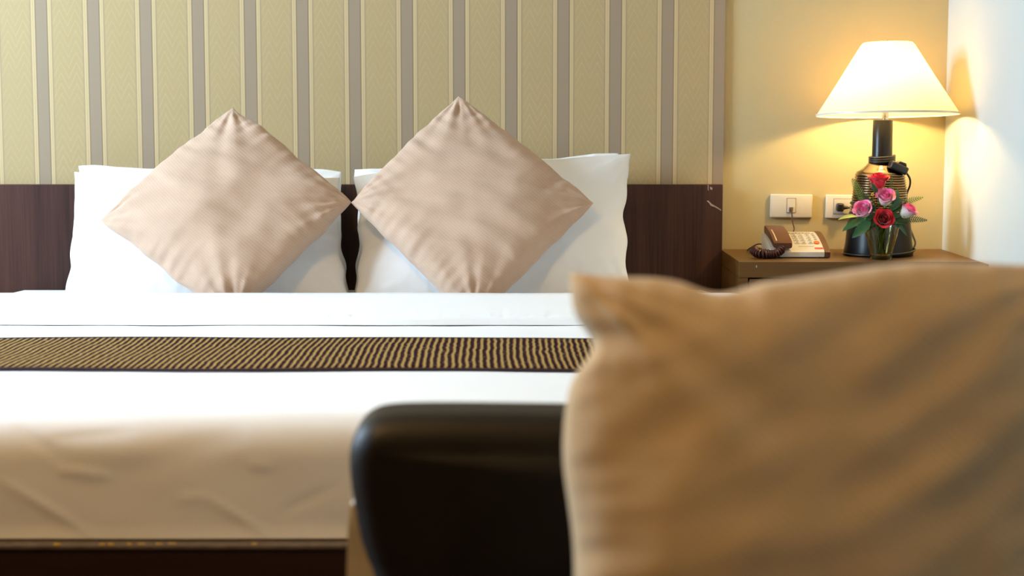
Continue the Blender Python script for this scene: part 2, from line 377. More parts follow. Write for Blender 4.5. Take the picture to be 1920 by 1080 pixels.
for u0, u1, v0, v1 in ((101, 113, 1019, 1023), (186, 196, 1019, 1022.5), (203, 213, 1019, 1023), (239, 246, 1018.5, 1022), (258, 272, 1019, 1021), (292, 304, 1018.5, 1021.5), (315, 330, 1018.5, 1020.5), (472, 482, 1018.5, 1021)):
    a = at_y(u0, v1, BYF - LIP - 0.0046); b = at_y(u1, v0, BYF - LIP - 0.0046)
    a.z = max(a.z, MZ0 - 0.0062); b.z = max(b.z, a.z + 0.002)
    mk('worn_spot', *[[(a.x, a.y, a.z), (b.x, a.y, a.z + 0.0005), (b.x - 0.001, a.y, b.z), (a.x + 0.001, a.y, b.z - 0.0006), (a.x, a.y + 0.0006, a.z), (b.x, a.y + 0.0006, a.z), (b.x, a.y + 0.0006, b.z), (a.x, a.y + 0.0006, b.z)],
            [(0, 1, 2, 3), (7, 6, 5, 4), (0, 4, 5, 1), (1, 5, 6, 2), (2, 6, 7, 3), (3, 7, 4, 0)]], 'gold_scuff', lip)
rounded_box(BX0 + 0.012, BX1 - 0.012, BYF + 0.014, BYH, MZ0, BZ - 0.008, 0.06, 0.03).mk('mattress', 'sheet', bed, smooth=True)

# the white cover: lies on the mattress from the pillows to the foot and is tucked in
def crease(p, a, b, wdt, amp):
    """straight soft fold on the foot face between two (x, z) points"""
    ax, az = a; bx, bz = b; dx, dz = bx - ax, bz - az; L = math.hypot(dx, dz); t = ((p.x - ax) * dx + (p.z - az) * dz) / L / L
    if t < -0.05 or t > 1.05: return 0.0
    d = ((p.x - ax) * dz - (p.z - az) * dx) / L; e = math.sin(max(0, min(1, t)) * math.pi) ** 0.5 if 0 < t < 1 else 0
    return amp * e * math.exp(-(d / wdt) ** 2)
def fpx(u, v): q = at_y(u, v, BYF); return (q.x, q.z)
CREASES = [(fpx(20, 800), fpx(125, 862), 0.006, -0.006), (fpx(0, 898), fpx(182, 1008), 0.0045, 0.008), (fpx(380, 928), fpx(512, 1008), 0.0045, 0.007), (fpx(105, 881), fpx(205, 892), 0.006, 0.007),
           (fpx(205, 892), fpx(460, 815), 0.022, -0.005), (fpx(90, 825), fpx(250, 815), 0.008, -0.004), (fpx(460, 868), fpx(515, 876), 0.006, 0.005), (fpx(520, 965), fpx(640, 908), 0.005, -0.004), (fpx(330, 940), fpx(385, 928), 0.006, 0.004),
           (fpx(470, 785), fpx(700, 800), 0.008, -0.004)]
def cover_disp(p, n):
    o = Vector((0, 0, 0))
    f = max(0.0, -n.y)                                          # how far this is the foot face
    o.z += (noise.noise(Vector((p.x * 2.2, p.y * 2.2, 3))) * 0.004 + noise.noise(Vector((p.x * 7, p.y * 5, 9))) * 0.0012) * max(0, n.z)
    if f > 0.05:
        h = noise.noise(Vector((p.x * 1.7, p.z * 4.5, 1.3))) * 0.006 + noise.noise(Vector((p.x * 5, p.z * 11 + p.x * 3, 5))) * 0.0035
        for c in CREASES: h += 0.55 * crease(p, *c)
        k = max(0.0, min(1.0, (p.z - MZ0) / 0.03)); o.y -= h * f * (0.35 + 0.65 * k)
        if p.z < MZ0 + 0.022: o.y -= 0.004 * (1 - (p.z - MZ0) / 0.022) * f
    return o
cv = rounded_box(BX0, BX1, BYF, -0.50, MZ0 + 0.003, BZ, 0.065, 0.008, cover_disp, 'TFLR').mk('bed_cover', 'sheet', smooth=True)
tag(cv, 'white cotton bed cover spread over the mattress and tucked in at the foot', 'bed cover')
# the turned-down fold of the cover near the pillows
def fold_mesh():
    g = G(); nx = 420; vs = []; fs = []
    yb, yf = -0.655, -0.925
    prof = [(0.0, 0.002), (0.012, 0.030), (0.05, 0.045), (0.2, 0.043), (0.45, 0.034), (0.7, 0.026), (0.84, 0.0225), (0.90, 0.0215), (0.93, 0.0205), (0.955, 0.0195), (0.975, 0.017), (0.99, 0.011), (1.0, 0.002)]
    m = len(prof)
    for i in range(nx + 1):
        a_ = -0.115 + (BX1 - BX0 + 0.23) * i / nx; x = BX0 + a_; drop = 0.0; nx_, nz_ = 0.0, 1.0
        for sd_, q_ in ((-1, 0.065 - a_), (1, a_ - (BX1 - BX0 - 0.065))):      # drape over the bed's sides
            if q_ > 0:
                an = min(1.0, q_ / 0.102) * math.pi / 2; xe = (BX0 + 0.065) if sd_ < 0 else (BX1 - 0.065)
                x = xe + sd_ * 0.065 * math.sin(an); drop = 0.065 * (1 - math.cos(an)) + max(0.0, q_ - 0.102); nx_, nz_ = sd_ * math.sin(an), math.cos(an)
        e = 1.0; wv = noise.noise(Vector((x * 2.0, 0, 4))) * 0.016 + noise.noise(Vector((x * 6, 0, 8))) * 0.004
        for k, (t, z) in enumerate(prof):
            y = yb + (yf - yb) * t + (wv * t * t if t > 0.3 else 0)
            zz = z * (0.6 + 0.4 * e) - (1 - e) ** 2 * 0.02
            if 0.8 < t < 0.985:
                pk = noise.noise(Vector((x * 55, t * 6, 2))) * noise.noise(Vector((x * 7, 0, 6))) * 2.0 + 0.45 * noise.noise(Vector((x * 90, t * 10, 3)))
                zz += 0.0065 * pk * (1 - abs(t - 0.92) / 0.13); y += 0.004 * pk
            zz += noise.noise(Vector((x * 3, y * 5, 2))) * 0.002 * (1 if 0.02 < t < 0.97 else 0)
            zz = max(zz, 0.0) + (0.0015 if 0.0 < t < 1.0 else (0.0009 if t > 0.5 else -0.0015)); vs.append((x + nx_ * zz * 0.6, y, BZ - 0.001 - drop + nz_ * zz + (1 - nz_) * 0.0))
    for i in range(nx):
        for k in range(m - 1): a = i * m + k; fs.append((a, a + m, a + m + 1, a + 1))
    return g.add(vs, fs)
fo = fold_mesh().mk('turned_down_fold', 'sheet', cv, smooth=True)

# bed runner with stripes
def runner_mesh(yb, yf, th, sag=True, inset=0.0):
    g = G(); nx, ny = 260, 10; vs = []; fs = []
    for side in (0, 1):
        for i in range(nx + 1):
            s = -0.14 + (BX1 - BX0 + 0.28) * i / nx; x = BX0 + s; z = BZ
            if s < 0.065:                                   # over the left edge
                a = min(1.0, max(0.0, (0.065 - s) / 0.102)) * math.pi / 2; x = BX0 + 0.065 - 0.065 * math.sin(a) - (0.002 + th); z = BZ - 0.065 + 0.065 * math.cos(a) - max(0, -0.037 - s)
                x = x if a > 0.1 else BX0 + s
            r_ = s - (BX1 - BX0 - 0.065)
            if r_ > 0:
                a = min(1.0, r_ / 0.102) * math.pi / 2; x = BX1 - 0.065 + 0.065 * math.sin(a) + (0.002 + th); z = BZ - 0.065 + 0.065 * math.cos(a) - max(0, r_ - 0.102)
            for j in range(ny + 1):
                t = j / ny; y = yb + (yf - yb) * t + noise.noise(Vector((x * 1.6, t * 0.4, 7))) * 0.022
                dz = noise.noise(Vector((x * 2.2, y * 2.2, 3))) * 0.004 + 0.0025 + (th if side == 0 else 0) + noise.noise(Vector((x * 4, y * 9, 11))) * 0.0012
                vs.append((x, y, z + dz))
        o = side * (nx + 1) * (ny + 1)
        for i in range(nx):
            for j in range(ny): k = o + i * (ny + 1) + j; q = (k, k + ny + 1, k + ny + 2, k + 1); fs.append(q if side == 0 else q[::-1])
    o = (nx + 1) * (ny + 1)
    for i in range(nx):
        for j in (0, ny): k = i * (ny + 1) + j; fs.append((k, k + ny + 1, k + ny + 1 + o, k + o))
    return g.add(vs, fs)
rn = runner_mesh(-1.180, -1.580, 0.004).mk('bed_runner', 'runner', smooth=True, base=(0, -1.38, 0))
tag(rn, 'gold and dark maroon striped bed runner lying across the white cover', 'bed runner')
runner_mesh(-1.579, -1.5835, 0.0048).mk('binding', 'runner_edge', rn, smooth=True)
runner_mesh(-1.1755, -1.1800, 0.0048).mk('binding', 'runner_edge', rn, smooth=True)

# ================================================================ PILLOWS AND CUSHIONS
def pillow(name, mat, cpx, p0, lean, thick, seed, pinch=(0.06, 0.06), wr=1.0, N=84, back=0.7, edge=None, floor=None, power=0.5, sag=0.0):
    """cpx: TL, TR, BR, BL corners as measured on the plane through p0 leaning back by `lean`"""
    n = Vector((0, -math.cos(lean), math.sin(lean))); p0 = Vector(p0)
    TL, TR, BR, BL = [on_plane(u, v, p0, n) for u, v in cpx]
    W = ((TR - TL).length + (BR - BL).length) / 2; Hh = ((TL - BL).length + (TR - BR).length) / 2
    vs = []; fs = []
    ups = ((TL - BL) + (TR - BR)).normalized(); rts = ((TR - TL) + (BR - BL)).normalized()
    for side in (1, -1):
        for i in range(N + 1):
            s = -math.cos(math.pi * i / N) * 0.55 + (2 * i / N - 1) * 0.45
            for j in range(N + 1):
                t = -math.cos(math.pi * j / N) * 0.55 + (2 * j / N - 1) * 0.45
                s2 = s - pinch[0] * s ** 3 * (1 - t * t); t2 = t - pinch[1] * t ** 3 * (1 - s * s)
                a, b = (s2 + 1) / 2, (t2 + 1) / 2
                p = (BL * (1 - a) + BR * a) * (1 - b) + (TL * (1 - a) + TR * a) * b
                if edge: e = edge(s, t); p = p + rts * e[0] + ups * e[1]
                es = max(0.0, 1 - abs(s) ** 2.4); et = max(0.0, 1 - abs(t) ** 2.4)
                env = (es * et) ** power
                h = thick * env * (1 + sag * -t * 0.5)
                if side > 0:
                    k = min(1.0, env * 2.2); q = Vector((s * W * 5, t * Hh * 5, seed))
                    d = noise.noise(q * 0.55) * 0.010 + noise.noise(Vector((q.x * 0.8 + q.y * 0.5, q.y * 2.2 - q.x * 1.2, seed + 4))) * 0.0045 + noise.noise(q * 2.3 + Vector((3, 1, 0))) * 0.0014
                    for cs, ct in ((1, 1), (1, -1), (-1, 1), (-1, -1)):            # folds fanning out of the corners
                        dx, dy = (s - cs) * W / 2, (t - ct) * Hh / 2; rr = math.hypot(dx, dy); th = math.atan2(dy * ct, dx * cs)
                        d += noise.noise(Vector((th * 4.6, rr * 3, seed + cs * 3 + ct * 7))) * 0.012 * math.exp(-rr / (0.28 * Hh)) * min(1, rr / 0.04)
                    # puckers along the seams
                    ds, dt = (1 - abs(s)) * W / 2, (1 - abs(t)) * Hh / 2
                    d += noise.noise(Vector((t * Hh * 22, math.copysign(3, s), seed))) * 0.007 * math.exp(-ds / 0.035)
                    d += noise.noise(Vector((s * W * 22, math.copysign(5, t), seed))) * 0.007 * math.exp(-dt / 0.035)
                    h += d * k * wr
                    p = p + n * h
                else: p = p - n * (h * back)
                if floor is not None and p.z < floor: p.z = floor + (p.z - floor) * 0.04
                vs.append(p)
        o = 0 if side > 0 else (N + 1) ** 2
        for i in range(N):
            for j in range(N): k = o + i * (N + 1) + j; q = (k, k + N + 1, k + N + 2, k + 1); fs.append(q if side > 0 else q[::-1])
    return mk(name, vs, fs, mat, smooth=True)
PL = R(31)
GP = 'white bed pillows propped against the headboard'
def wave(seed, amp, f=3.0): return lambda s, t: (amp * noise.noise(Vector((t * f, seed, 1))) * abs(s) ** 6, amp * noise.noise(Vector((s * f, seed, 5))) * abs(t) ** 6)
o = pillow('pillow', 'pillowcase', [(147, 311), (641, 322), (655, 560), (140, 560)], (0, -0.30, 0.52), PL, 0.06, 3, (0.03, 0.03), 0.8, back=0.5, edge=wave(2, 0.012), floor=BZ - 0.004)
tag(o, 'white pillow behind the front one on the window side, only its top edge showing', 'pillow', GP)
o = pillow('pillow', 'pillowcase', [(139, 322), (637, 333), (655, 572), (116, 572)], (0, -0.47, 0.52), PL, 0.095, 11, (0.035, 0.03), 1.0, back=0.5, edge=lambda s, t: (0.010 * noise.noise(Vector((t * 3, 2, 1))) * abs(s) ** 6, (-0.016 * (1 - s * s) if t > 0 else 0) * abs(t) ** 6), floor=BZ - 0.004)
tag(o, 'front white pillow on the window side, behind the beige cushion nearer the window', 'pillow', GP)
o = pillow('pillow', 'pillowcase', [(665, 318), (1160, 287), (1172, 560), (664, 560)], (0, -0.30, 0.52), PL, 0.06, 23, (0.03, 0.03), 0.8, back=0.5, edge=wave(5, 0.010), floor=BZ - 0.004)
tag(o, 'rear white pillow on the nightstand side, a sliver showing above the front pillow', 'pillow', GP)
o = pillow('pillow', 'pillowcase', [(663, 331), (1183, 288), (1185, 572), (664, 572)], (0, -0.47, 0.52), PL, 0.095, 31, (0.045, 0.03), 0.7, back=0.5, edge=wave(9, 0.010), floor=BZ - 0.004)
tag(o, 'white pillow nearest the nightstand with a pointed upper corner, behind the beige cushion', 'pillow', GP)
CL = R(30); GC = 'beige cushions standing on their corners on the bed'
o = pillow('cushion', 'cushion', [(437, 202), (659, 379), (438, 604), (189, 412)], (0, -0.628, 0.50), CL, 0.072, 47, (-0.015, -0.015), 1.55, back=0.35, edge=wave(12, 0.008), floor=BZ + 0.004, power=0.42)
tag(o, 'beige square cushion on its corner, the one nearer the window', 'cushion', GC)
o = pillow('cushion', 'cushion', [(860, 180), (1113, 381), (888, 606), (657.5, 380)], (0, -0.628, 0.50), CL, 0.072, 59, (-0.01, -0.01), 1.55, back=0.35, edge=wave(17, 0.008), floor=BZ + 0.004, power=0.42)
tag(o, 'beige twill cushion on its corner, the one nearer the nightstand', 'cushion', GC)

# ================================================================ CHAIR AND ITS CUSHION (in front, out of focus)
chx = 0.22; YBK = -2.80                                      # front face of the backrest
chair = empty('armchair', (chx, -3.0, 0), 'dark brown leather chair with low rounded back standing at the foot of the bed', 'chair')
def cpx(u, v, y=YBK): q = at_y(u, v, y); return (q.x, q.z)
left = [cpx(u, v) for u, v in ((700, 1110), (683, 1060), (670, 1020), (658, 960), (651, 910), (649, 870), (654, 838), (668, 812), (690, 795), (720, 787), (780, 784), (900, 784))]
mid = cpx(1190, 787); zb = 0.34
outl = [(left[0][0] + 0.02, zb)] + left + [mid] + [(2 * mid[0] - x, z) for x, z in left[::-1]] + [(2 * mid[0] - left[0][0] - 0.02, zb)]
def cushioned(outline, ya, yb, r, seg=6):
    """slab of the given (x, z) outline with round edges front and back"""
    P = [Vector((x, z)) for x, z in outline]; n = len(P); ar = sum(P[i].x * P[(i + 1) % n].y - P[(i + 1) % n].x * P[i].y for i in range(n)); sg = 1 if ar > 0 else -1
    N_ = []
    for i in range(n): d = (P[(i + 1) % n] - P[i - 1]).normalized(); N_.append(Vector((-d.y, d.x)) * sg)
    loops = []
    for y_, s_ in ((ya, 1), (yb, -1)):
        ks = range(seg + 1) if s_ > 0 else range(seg, -1, -1)
        for k in ks:
            t = k / seg * math.pi / 2; ins = r * (1 - math.sin(t)); loops.append([(p.x + q.x * ins, y_ + s_ * r * (1 - math.cos(t)), p.y + q.y * ins) for p, q in zip(P, N_)])
    cx_ = sum(p.x for p in P) / n; cz_ = sum(p.y for p in P) / n; y_ = ya
    for k in range(1, 9):                                     # gently domed front face
        l0 = loops[0]; f = 0.9 if k < 8 else 0.0; loops.insert(0, [(cx_ + (x - cx_) * f, ya - 0.012 * (1 - 0.9 ** (2 * k)), cz_ + (z - cz_) * f) for x, y, z in l0])
    vs = [v for l in loops for v in l]; fs = [tuple(range((len(loops) - 1) * n, len(loops) * n))[::-1]]
    for k in range(len(loops) - 1):
        for i in range(n): fs.append((k * n + i, k * n + (i + 1) % n, (k + 1) * n + (i + 1) % n, (k + 1) * n + i))
    return G().add(vs, fs)
sm = [(p.x, p.y) for p in spline([(x, z, 0) for x, z in outl], 5)]
cushioned(sm, YBK, YBK + 0.14, 0.04, 8).mk('backrest', 'leather', chair, smooth=True, auto=60)
xl, xr = outl[0][0], outl[-1][0]
sh = [cpx(u, v, YBK + 0.10) for u, v in ((652, 1150), (650, 1080), (652, 1000), (657, 950), (665, 915), (700, 880))]
so = sh + [(2 * mid[0] - x, z) for x, z in sh[::-1]]
o = G().prism(so, 1, YBK + 0.10, YBK + 0.16, 0.012, 3).mk('outer_back', 'cream_fabric', chair, smooth=True, auto=50); o['label'] = 'cream fabric outer shell of the chair back'
SZ = 0.385
G().box(xl - 0.01, xr + 0.01, YBK - 0.50, YBK + 0.06, SZ - 0.13, SZ, 0.045, 5).mk('seat', 'leather', chair, smooth=True)
G().box(xl + 0.01, xr - 0.01, YBK - 0.47, YBK + 0.12, SZ - 0.20, SZ - 0.125, 0.01, 2).mk('seat_frame', 'leather', chair, smooth=True)
for x in (xl + 0.06, xr - 0.06):
    for y in (YBK - 0.42, YBK + 0.07):
        G().lathe([(0.0, 0), (0.014, 0), (0.022, SZ - 0.195), (0.0, SZ - 0.195)], (x, y, 0), 16).mk('leg', 'chair_leg', chair, smooth=True, auto=40)
def ce(s, t):
    up = 0.0; sd = 0.0
    if t > 0:
        k = abs(t) ** 5; up = (-0.004 * math.exp(-((s + 0.83) / 0.16) ** 2) - 0.012 * math.exp(-((s + 0.43) / 0.12) ** 2) + 0.006 * math.sin(s * 5)) * k
    if s < 0: sd = (0.020 * math.exp(-((t - 0.70) / 0.10) ** 2) - 0.012 * math.exp(-((t - 0.28) / 0.3) ** 2)) * abs(s) ** 5
    return (sd, up)
o = pillow('cushion', 'cushion_warm_lit', [(1068, 520), (2030, 478), (2010, 1440), (1062, 1440)], (0, -3.13, 0.385), R(15), 0.085, 71, (0.03, 0.035), 1.0, edge=ce, floor=SZ + 0.004, power=0.4, N=110)
tag(o, 'large blurred tan cushion standing in the dark chair in the foreground', 'cushion')

# ================================================================ NIGHTSTAND
NZ = at_y(1560, 467, 0).z; NYF = at_z(1500, 491, NZ).y; NX0 = at_z(1387, 491.5, NZ).x
ns = empty('nightstand', ((NX0 + XR) / 2, NYF / 2, 0), 'brown wooden nightstand built into the corner beside the bed', 'nightstand')
e = 0.0015
G().box(NX0, XR - e, NYF, -e, NZ - 0.040, NZ, 0.0012).mk('top_panel', 'night_top', ns)
G().box(NX0, NX0 + 0.022, NYF + 0.001, -e, 0.0, NZ - 0.0405).mk('side_panel', 'night_top', ns)
G().box(XR - 0.024, XR - e, NYF + 0.001, -e, 0.0, NZ - 0.0405).mk('side_panel', 'night_top', ns)
G().box(NX0 + 0.0225, XR - 0.0245, -0.014, -e, 0.06, NZ - 0.0405).mk('back_panel', 'night_top', ns)
G().box(NX0 + 0.0225, XR - 0.0245, NYF + 0.01, -0.015, 0.06, 0.078).mk('bottom_panel', 'night_top', ns)
for za, zb2 in ((NZ - 0.225, NZ - 0.0435), (0.08, NZ - 0.229)):
    dr = G().box(NX0 + 0.026, XR - 0.028, NYF + 0.001, NYF + 0.019, za, zb2, 0.0015).mk('drawer', 'night_top', ns)
    zc = (za + zb2) / 2; xc = (NX0 + XR) / 2
    G().lathe([(0.0, 0.024), (0.010, 0.022), (0.012, 0.016), (0.006, 0.008), (0.006, 0.0), (0, 0)], (xc, NYF + 0.001, zc), 20, mat=Matrix.Rotation(math.pi / 2, 4, 'X')).mk('knob', 'steel', dr, smooth=True)
yend = at_z(1859, 495.5, NZ).y
G().box(XR - 0.006, XR - 0.0003, yend, NYF - 0.0005, 0.0, NZ, 0.0008).mk('filler_strip', 'night_top', ns)
a = at_y(1418.5, 499.5, NYF - 0.0003)
cm = G().box(a.x - 0.0015, a.x + 0.0012, NYF - 0.0004, NYF + 0.0005, a.z - 0.003, a.z + 0.003).mk('chip_mark', 'chip', ns)

# ================================================================ TABLE LAMP
LY = -0.193; s0 = at_y(1647, 470, LY)
LX = s0.x
lamp = empty('table_lamp', (LX, LY, NZ), 'lit table lamp with cream cone shade and black ribbed base on the nightstand', 'lamp')
def lz(v): return at_y(1650, v, LY).z
LD = (at_y(1650, 400, LY) - CAM).dot(FWD); PXM = F / LD
def lr(px): return px / PXM
c0 = (LX, LY, 0)
zt = lz(325.5); zr = lz(398)
# smooth black foot
foot = [(0.0, NZ), (lr(63), NZ), (lr(64.5), NZ + 0.004), (lr(64.5), NZ + 0.010), (lr(62), NZ + 0.030), (lr(59), lz(425)), (lr(55.5), zr), (lr(53), zr), (0, zr)]
G().lathe(foot, c0, 64).mk('foot', 'lamp_black', lamp, smooth=True, auto=35)
prof = []; nr = 16
for i in range(nr):
    for k in range(5):
        t = (i + k / 5) / nr; z = zr + (zt - zr) * t; rb = lr(54.5) + (lr(45) - lr(54.5)) * t
        prof.append((rb + 0.0032 * (abs(math.sin(math.pi * k / 5)) - 0.5), z))
prof = [(0, zr)] + prof + [(lr(44.5), zt), (0, zt)]
G().lathe(prof, c0, 64).mk('ribbed_body', 'lamp_rib', lamp, smooth=True, auto=60)
zn = lz(305); ztop = lz(225)
G().lathe([(lr(44.5), zt), (lr(43), zt + 0.005), (lr(36), lz(318)), (lr(27), lz(311)), (lr(22), zn), (0, zn)], c0, 64).mk('shoulder', 'lamp_rib', lamp, smooth=True, auto=60)
lxn = LX + 0.004
G().lathe([(0, zn - 0.004), (lr(20.5), zn - 0.004), (lr(19), zn + 0.004), (lr(18.3), ztop - 0.002), (lr(17.6), ztop), (0, ztop)], (lxn, LY, 0), 48).mk('neck', 'lamp_black', lamp, smooth=True, auto=40)
lxs = at_y(1660, 215, LY).x
zs0 = lz(208)
G().lathe([(lr(6.5), ztop - 0.001), (lr(6.5), zs0), (0, zs0)], (lxs, LY, 0), 24).mk('socket_stem', 'steel', lamp, smooth=True, auto=40)
G().lathe([(0, zs0), (0.013, zs0), (0.014, zs0 + 0.03), (0.011, zs0 + 0.035), (0, zs0 + 0.035)], (lxs, LY, 0), 24).mk('bulb_holder', 'plastic_white', lamp, smooth=True, auto=40)
zbulb = zs0 + 0.062
G().lathe([(0.0, zs0 + 0.035), (0.010, zs0 + 0.036), (0.014, zbulb - 0.014), (0.020, zbulb - 0.006), (0.0215, zbulb + 0.003), (0.018, zbulb + 0.014), (0.009, zbulb + 0.021), (0, zbulb + 0.022)], (lxs, LY, 0), 24).mk('bulb', 'bulb', lamp, smooth=True)
shx = at_y(1665.5, 150, LY).x; zrim = lz(215.5); ztp = lz(80); r0, r1 = lr(131), lr(45.5)
TILT = Matrix.Rotation(R(-2.6), 4, 'X') @ Matrix.Rotation(R(-0.5), 4, 'Y')
hs = ztp - zrim
shade = G().lathe([(r0, 0), (r0 * 0.5 + r1 * 0.5, hs * 0.5), (r1 + 0.006, hs * 0.965), (r1, hs), (r1 - 0.012, hs + 0.001)], (shx, LY, zrim), 96, mat=TILT).mk('lamp_shade', 'shade', lamp, smooth=True, auto=60)
G().lathe([(r0 + 0.0012, -0.0012), (r0 + 0.0012, 0.004), (r0 - 0.0012, 0.0045), (r0 - 0.0014, -0.0012)], (shx, LY, zrim), 96, True, mat=TILT).mk('rim_binding', 'plastic_white', shade, smooth=True, auto=60)
# harp spider and finial that carry the shade
cs = Vector((shx, LY, zrim))
g = G()
for k in range(3):
    a = k * 2.094 + 0.5; g.tube([cs + TILT @ Vector((0, 0, hs + 0.001)), cs + TILT @ Vector(((r1 - 0.01) * math.cos(a), (r1 - 0.01) * math.sin(a), hs))], 0.0013, 6)
g.mk('shade_spider', 'steel', lamp, smooth=True)
g = G()
for sg in (-1, 1):
    g.tube(spline([(lxs + sg * 0.012, LY, zs0 + 0.01), (lxs + sg * 0.045, LY, zbulb), (lxs + sg * 0.03, LY, zbulb + 0.06), cs + TILT @ Vector((0, 0, hs - 0.001))], 8), 0.0012, 6)
g.mk('harp', 'steel', lamp, smooth=True)
G().lathe([(0, hs), (0.004, hs), (0.0045, hs + 0.004), (0.002, hs + 0.007), (0, hs + 0.008)], cs, 16, mat=TILT).mk('finial', 'steel', lamp, smooth=True)
# the lamp's own cord: wound around the neck, switch box hanging, loop down to the foot
pts = []
for i in range(3 * 28 + 1):
    a = i / 28 * 2 * math.pi; zc = zn + 0.001 + i / 84 * 0.016 + 0.0025 * math.sin(a * 1.0 + 0.6); pts.append((lxn + (lr(20.2) + 0.0035) * math.cos(a), LY + (lr(20.2) + 0.0035) * math.sin(a), zc))
G().tube(pts, 0.0036, 8).mk('wound_cord', 'black_plastic', lamp, smooth=True)
sw = at_y(1684, 314, LY - 0.045)
mt = Matrix.Translation(sw) @ Matrix.Rotation(R(24), 4, 'Y') @ Matrix.Rotation(R(10), 4, 'Z')
swb = G().box(-0.025, 0.025, -0.014, 0.014, -0.011, 0.010, 0.005, 3, mat=mt).mk('cord_switch', 'black_plastic', lamp, smooth=True)
G().prism([(-0.010, 0.0105), (0.018, 0.0105), (0.013, 0.018), (-0.004, 0.0165)], 1, -0.008, 0.008, 0.0015, mat=mt).mk('switch_rocker', 'black_plastic', swb)
pa = at_y(1702, 326, LY - 0.04); path = [mt @ Vector((0.024, 0, -0.002)), at_y(1706, 335, LY - 0.035), at_y(1706, 348, LY - 0.02), at_y(1701, 362, LY + 0.01), at_y(1699, 385, LY + 0.055), at_y(1704, 420, LY + 0.07), at_y(1711, 440, LY + 0.03), at_y(1716, 455, LY), at_y(1713, 466, LY - 0.02)]
pth = spline(path, 8)
ring = []
for i in range(0, 41):
    a = -0.25 - i / 40 * (math.pi - 0.3); rr = lr(64.5) + 0.0035; ring.append((LX + rr * math.cos(a), LY + rr * math.sin(a), NZ + 0.0045 + 0.012 * (1 - i / 40) ** 2))
G().tube(pth + [Vector(p) for p in ring], 0.0026, 8).mk('power_cord', 'black_plastic', lamp, smooth=True)

# ================================================================ WALL SOCKETS AND PLUG
def plate(name, pxs, label, ins):
    (u0, v0), (u1, v1) = pxs; a = at_y(u0, v1, 0); b = at_y(u1, v0, 0)
    r = empty(name, ((a.x + b.x) / 2, 0, a.z), label, 'wall socket', 'ivory wall socket plates above the nightstand')
    rot = Matrix.Translation(((a.x + b.x) / 2, 0, (a.z + b.z) / 2)) @ Matrix.Rotation(R(0.7), 4, 'Y')
    wd, ht = (b.x - a.x) / 2, (b.z - a.z) / 2
    G().box(-wd, wd, -0.011, -0.0003, -ht, ht, 0.0035, 3, mat=rot).mk('plate', 'plastic_white', r, smooth=True, auto=40)
    (p0, q0), (p1, q1) = ins; c = at_y(p0, q1, -0.011); d = at_y(p1, q0, -0.011); cx, cz = (a.x + b.x) / 2, (a.z + b.z) / 2
    G().box(c.x - cx - 0.0013, d.x - cx + 0.0013, -0.0115, -0.0108, c.z - cz - 0.0013, d.z - cz + 0.0013, 0, mat=rot).mk('insert_gap', 'jack', r)
    G().box(c.x - cx, d.x - cx, -0.0130, -0.0112, c.z - cz, d.z - cz, 0.0007, 2, mat=rot).mk('insert', 'plastic_white', r)
    return r
ps = plate('phone_socket', ((1443, 364), (1522.5, 408)), 'ivory wall plate with a phone cord plugged into its small jack', ((1475.5, 372), (1491.5, 398.5)))
a = at_y(1479.5, 396.5, -0.013); b = at_y(1487, 388.5, -0.013)
G().box(a.x, b.x, -0.0155, -0.0128, a.z, b.z, 0.0006).mk('jack', 'jack', ps)
es_ = plate('power_socket', ((1546.5, 365), (1626, 409.5)), 'ivory wall plate with a black plug in it, partly behind the lamp', ((1563, 373.5), (1609, 401)))
pl = empty('power_plug', at_y(1577, 392, -0.02), 'black power plug sitting in the ivory wall socket beside the lamp', 'plug')
a = at_y(1567, 396, -0.014); b = at_y(1580, 380.5, -0.014)
G().box(a.x, b.x, -0.036, -0.0136, a.z, b.z, 0.004, 3).mk('plug_body', 'black_plastic', pl, smooth=True)
zc = (a.z + b.z) / 2 - 0.001
G().lathe([(0, 0.0), (0.0062, 0.0), (0.0058, 0.006), (0.0042, 0.009), (0.0042, 0.013), (0.003, 0.016), (0, 0.016)], (b.x - 0.003, -0.025, zc), 16, mat=Matrix.Rotation(math.pi / 2, 4, 'Y')).mk('strain_relief', 'black_plastic', pl, smooth=True, auto=40)
G().tube(spline([(b.x + 0.010, -0.025, zc), at_y(1598, 389.5, -0.026), at_y(1615, 392, -0.03), at_y(1630, 420, -0.035), at_y(1640, 455, -0.035), (LX - 0.01, -0.04, NZ + 0.003), (LX + 0.03, -0.05, NZ + 0.003), (LX + 0.05, -0.07, NZ + 0.003)], 8), 0.0026, 8).mk('cable', 'black_plastic', pl, smooth=True)

# ================================================================ TELEPHONE
pf = at_z(1557, 484, NZ); PY = pf.y; PS = F / ((pf - CAM).dot(FWD)); PX = pf.x - 0.1435
ph = empty('telephone', (PX + 0.07, PY + 0.08, NZ), 'white and brown corded desk telephone on the nightstand', 'telephone')
def lp(x, y, z): return (PX + x, PY + y, NZ + z)
def arch(y, z0, rise, L, k=1.7): return z0 + rise * (1 - (1 - min(1, max(0, y / L))) ** k)
def shell(name, x0, x1, top, bot, L, mat, parent, y0=0.0, r=0.0025, n=16):
    o = [(PY + y0 + L * i / n, NZ + bot(L * i / n)) for i in range(n + 1)] + [(PY + y0 + L * i / n, NZ + top(L * i / n)) for i in range(n, -1, -1)]
    return G().prism(o, 0, PX + x0, PX + x1, r, 2).mk(name, mat, parent, smooth=True, auto=35)
ZB = 0.003; LB = 0.165
btop = lambda y: arch(y, 0.0155, 0.040, LB)
body = shell('phone_body', 0.012, 0.129, btop, lambda y: ZB, LB, 'plastic_cream', ph)
o = shell('side_cheek', 0.1295, 0.1435, lambda y: arch(y, 0.0150, 0.0425, LB), lambda y: 0.0015, LB, 'plastic_brown', ph); o['label'] = 'brown curved side cheek'
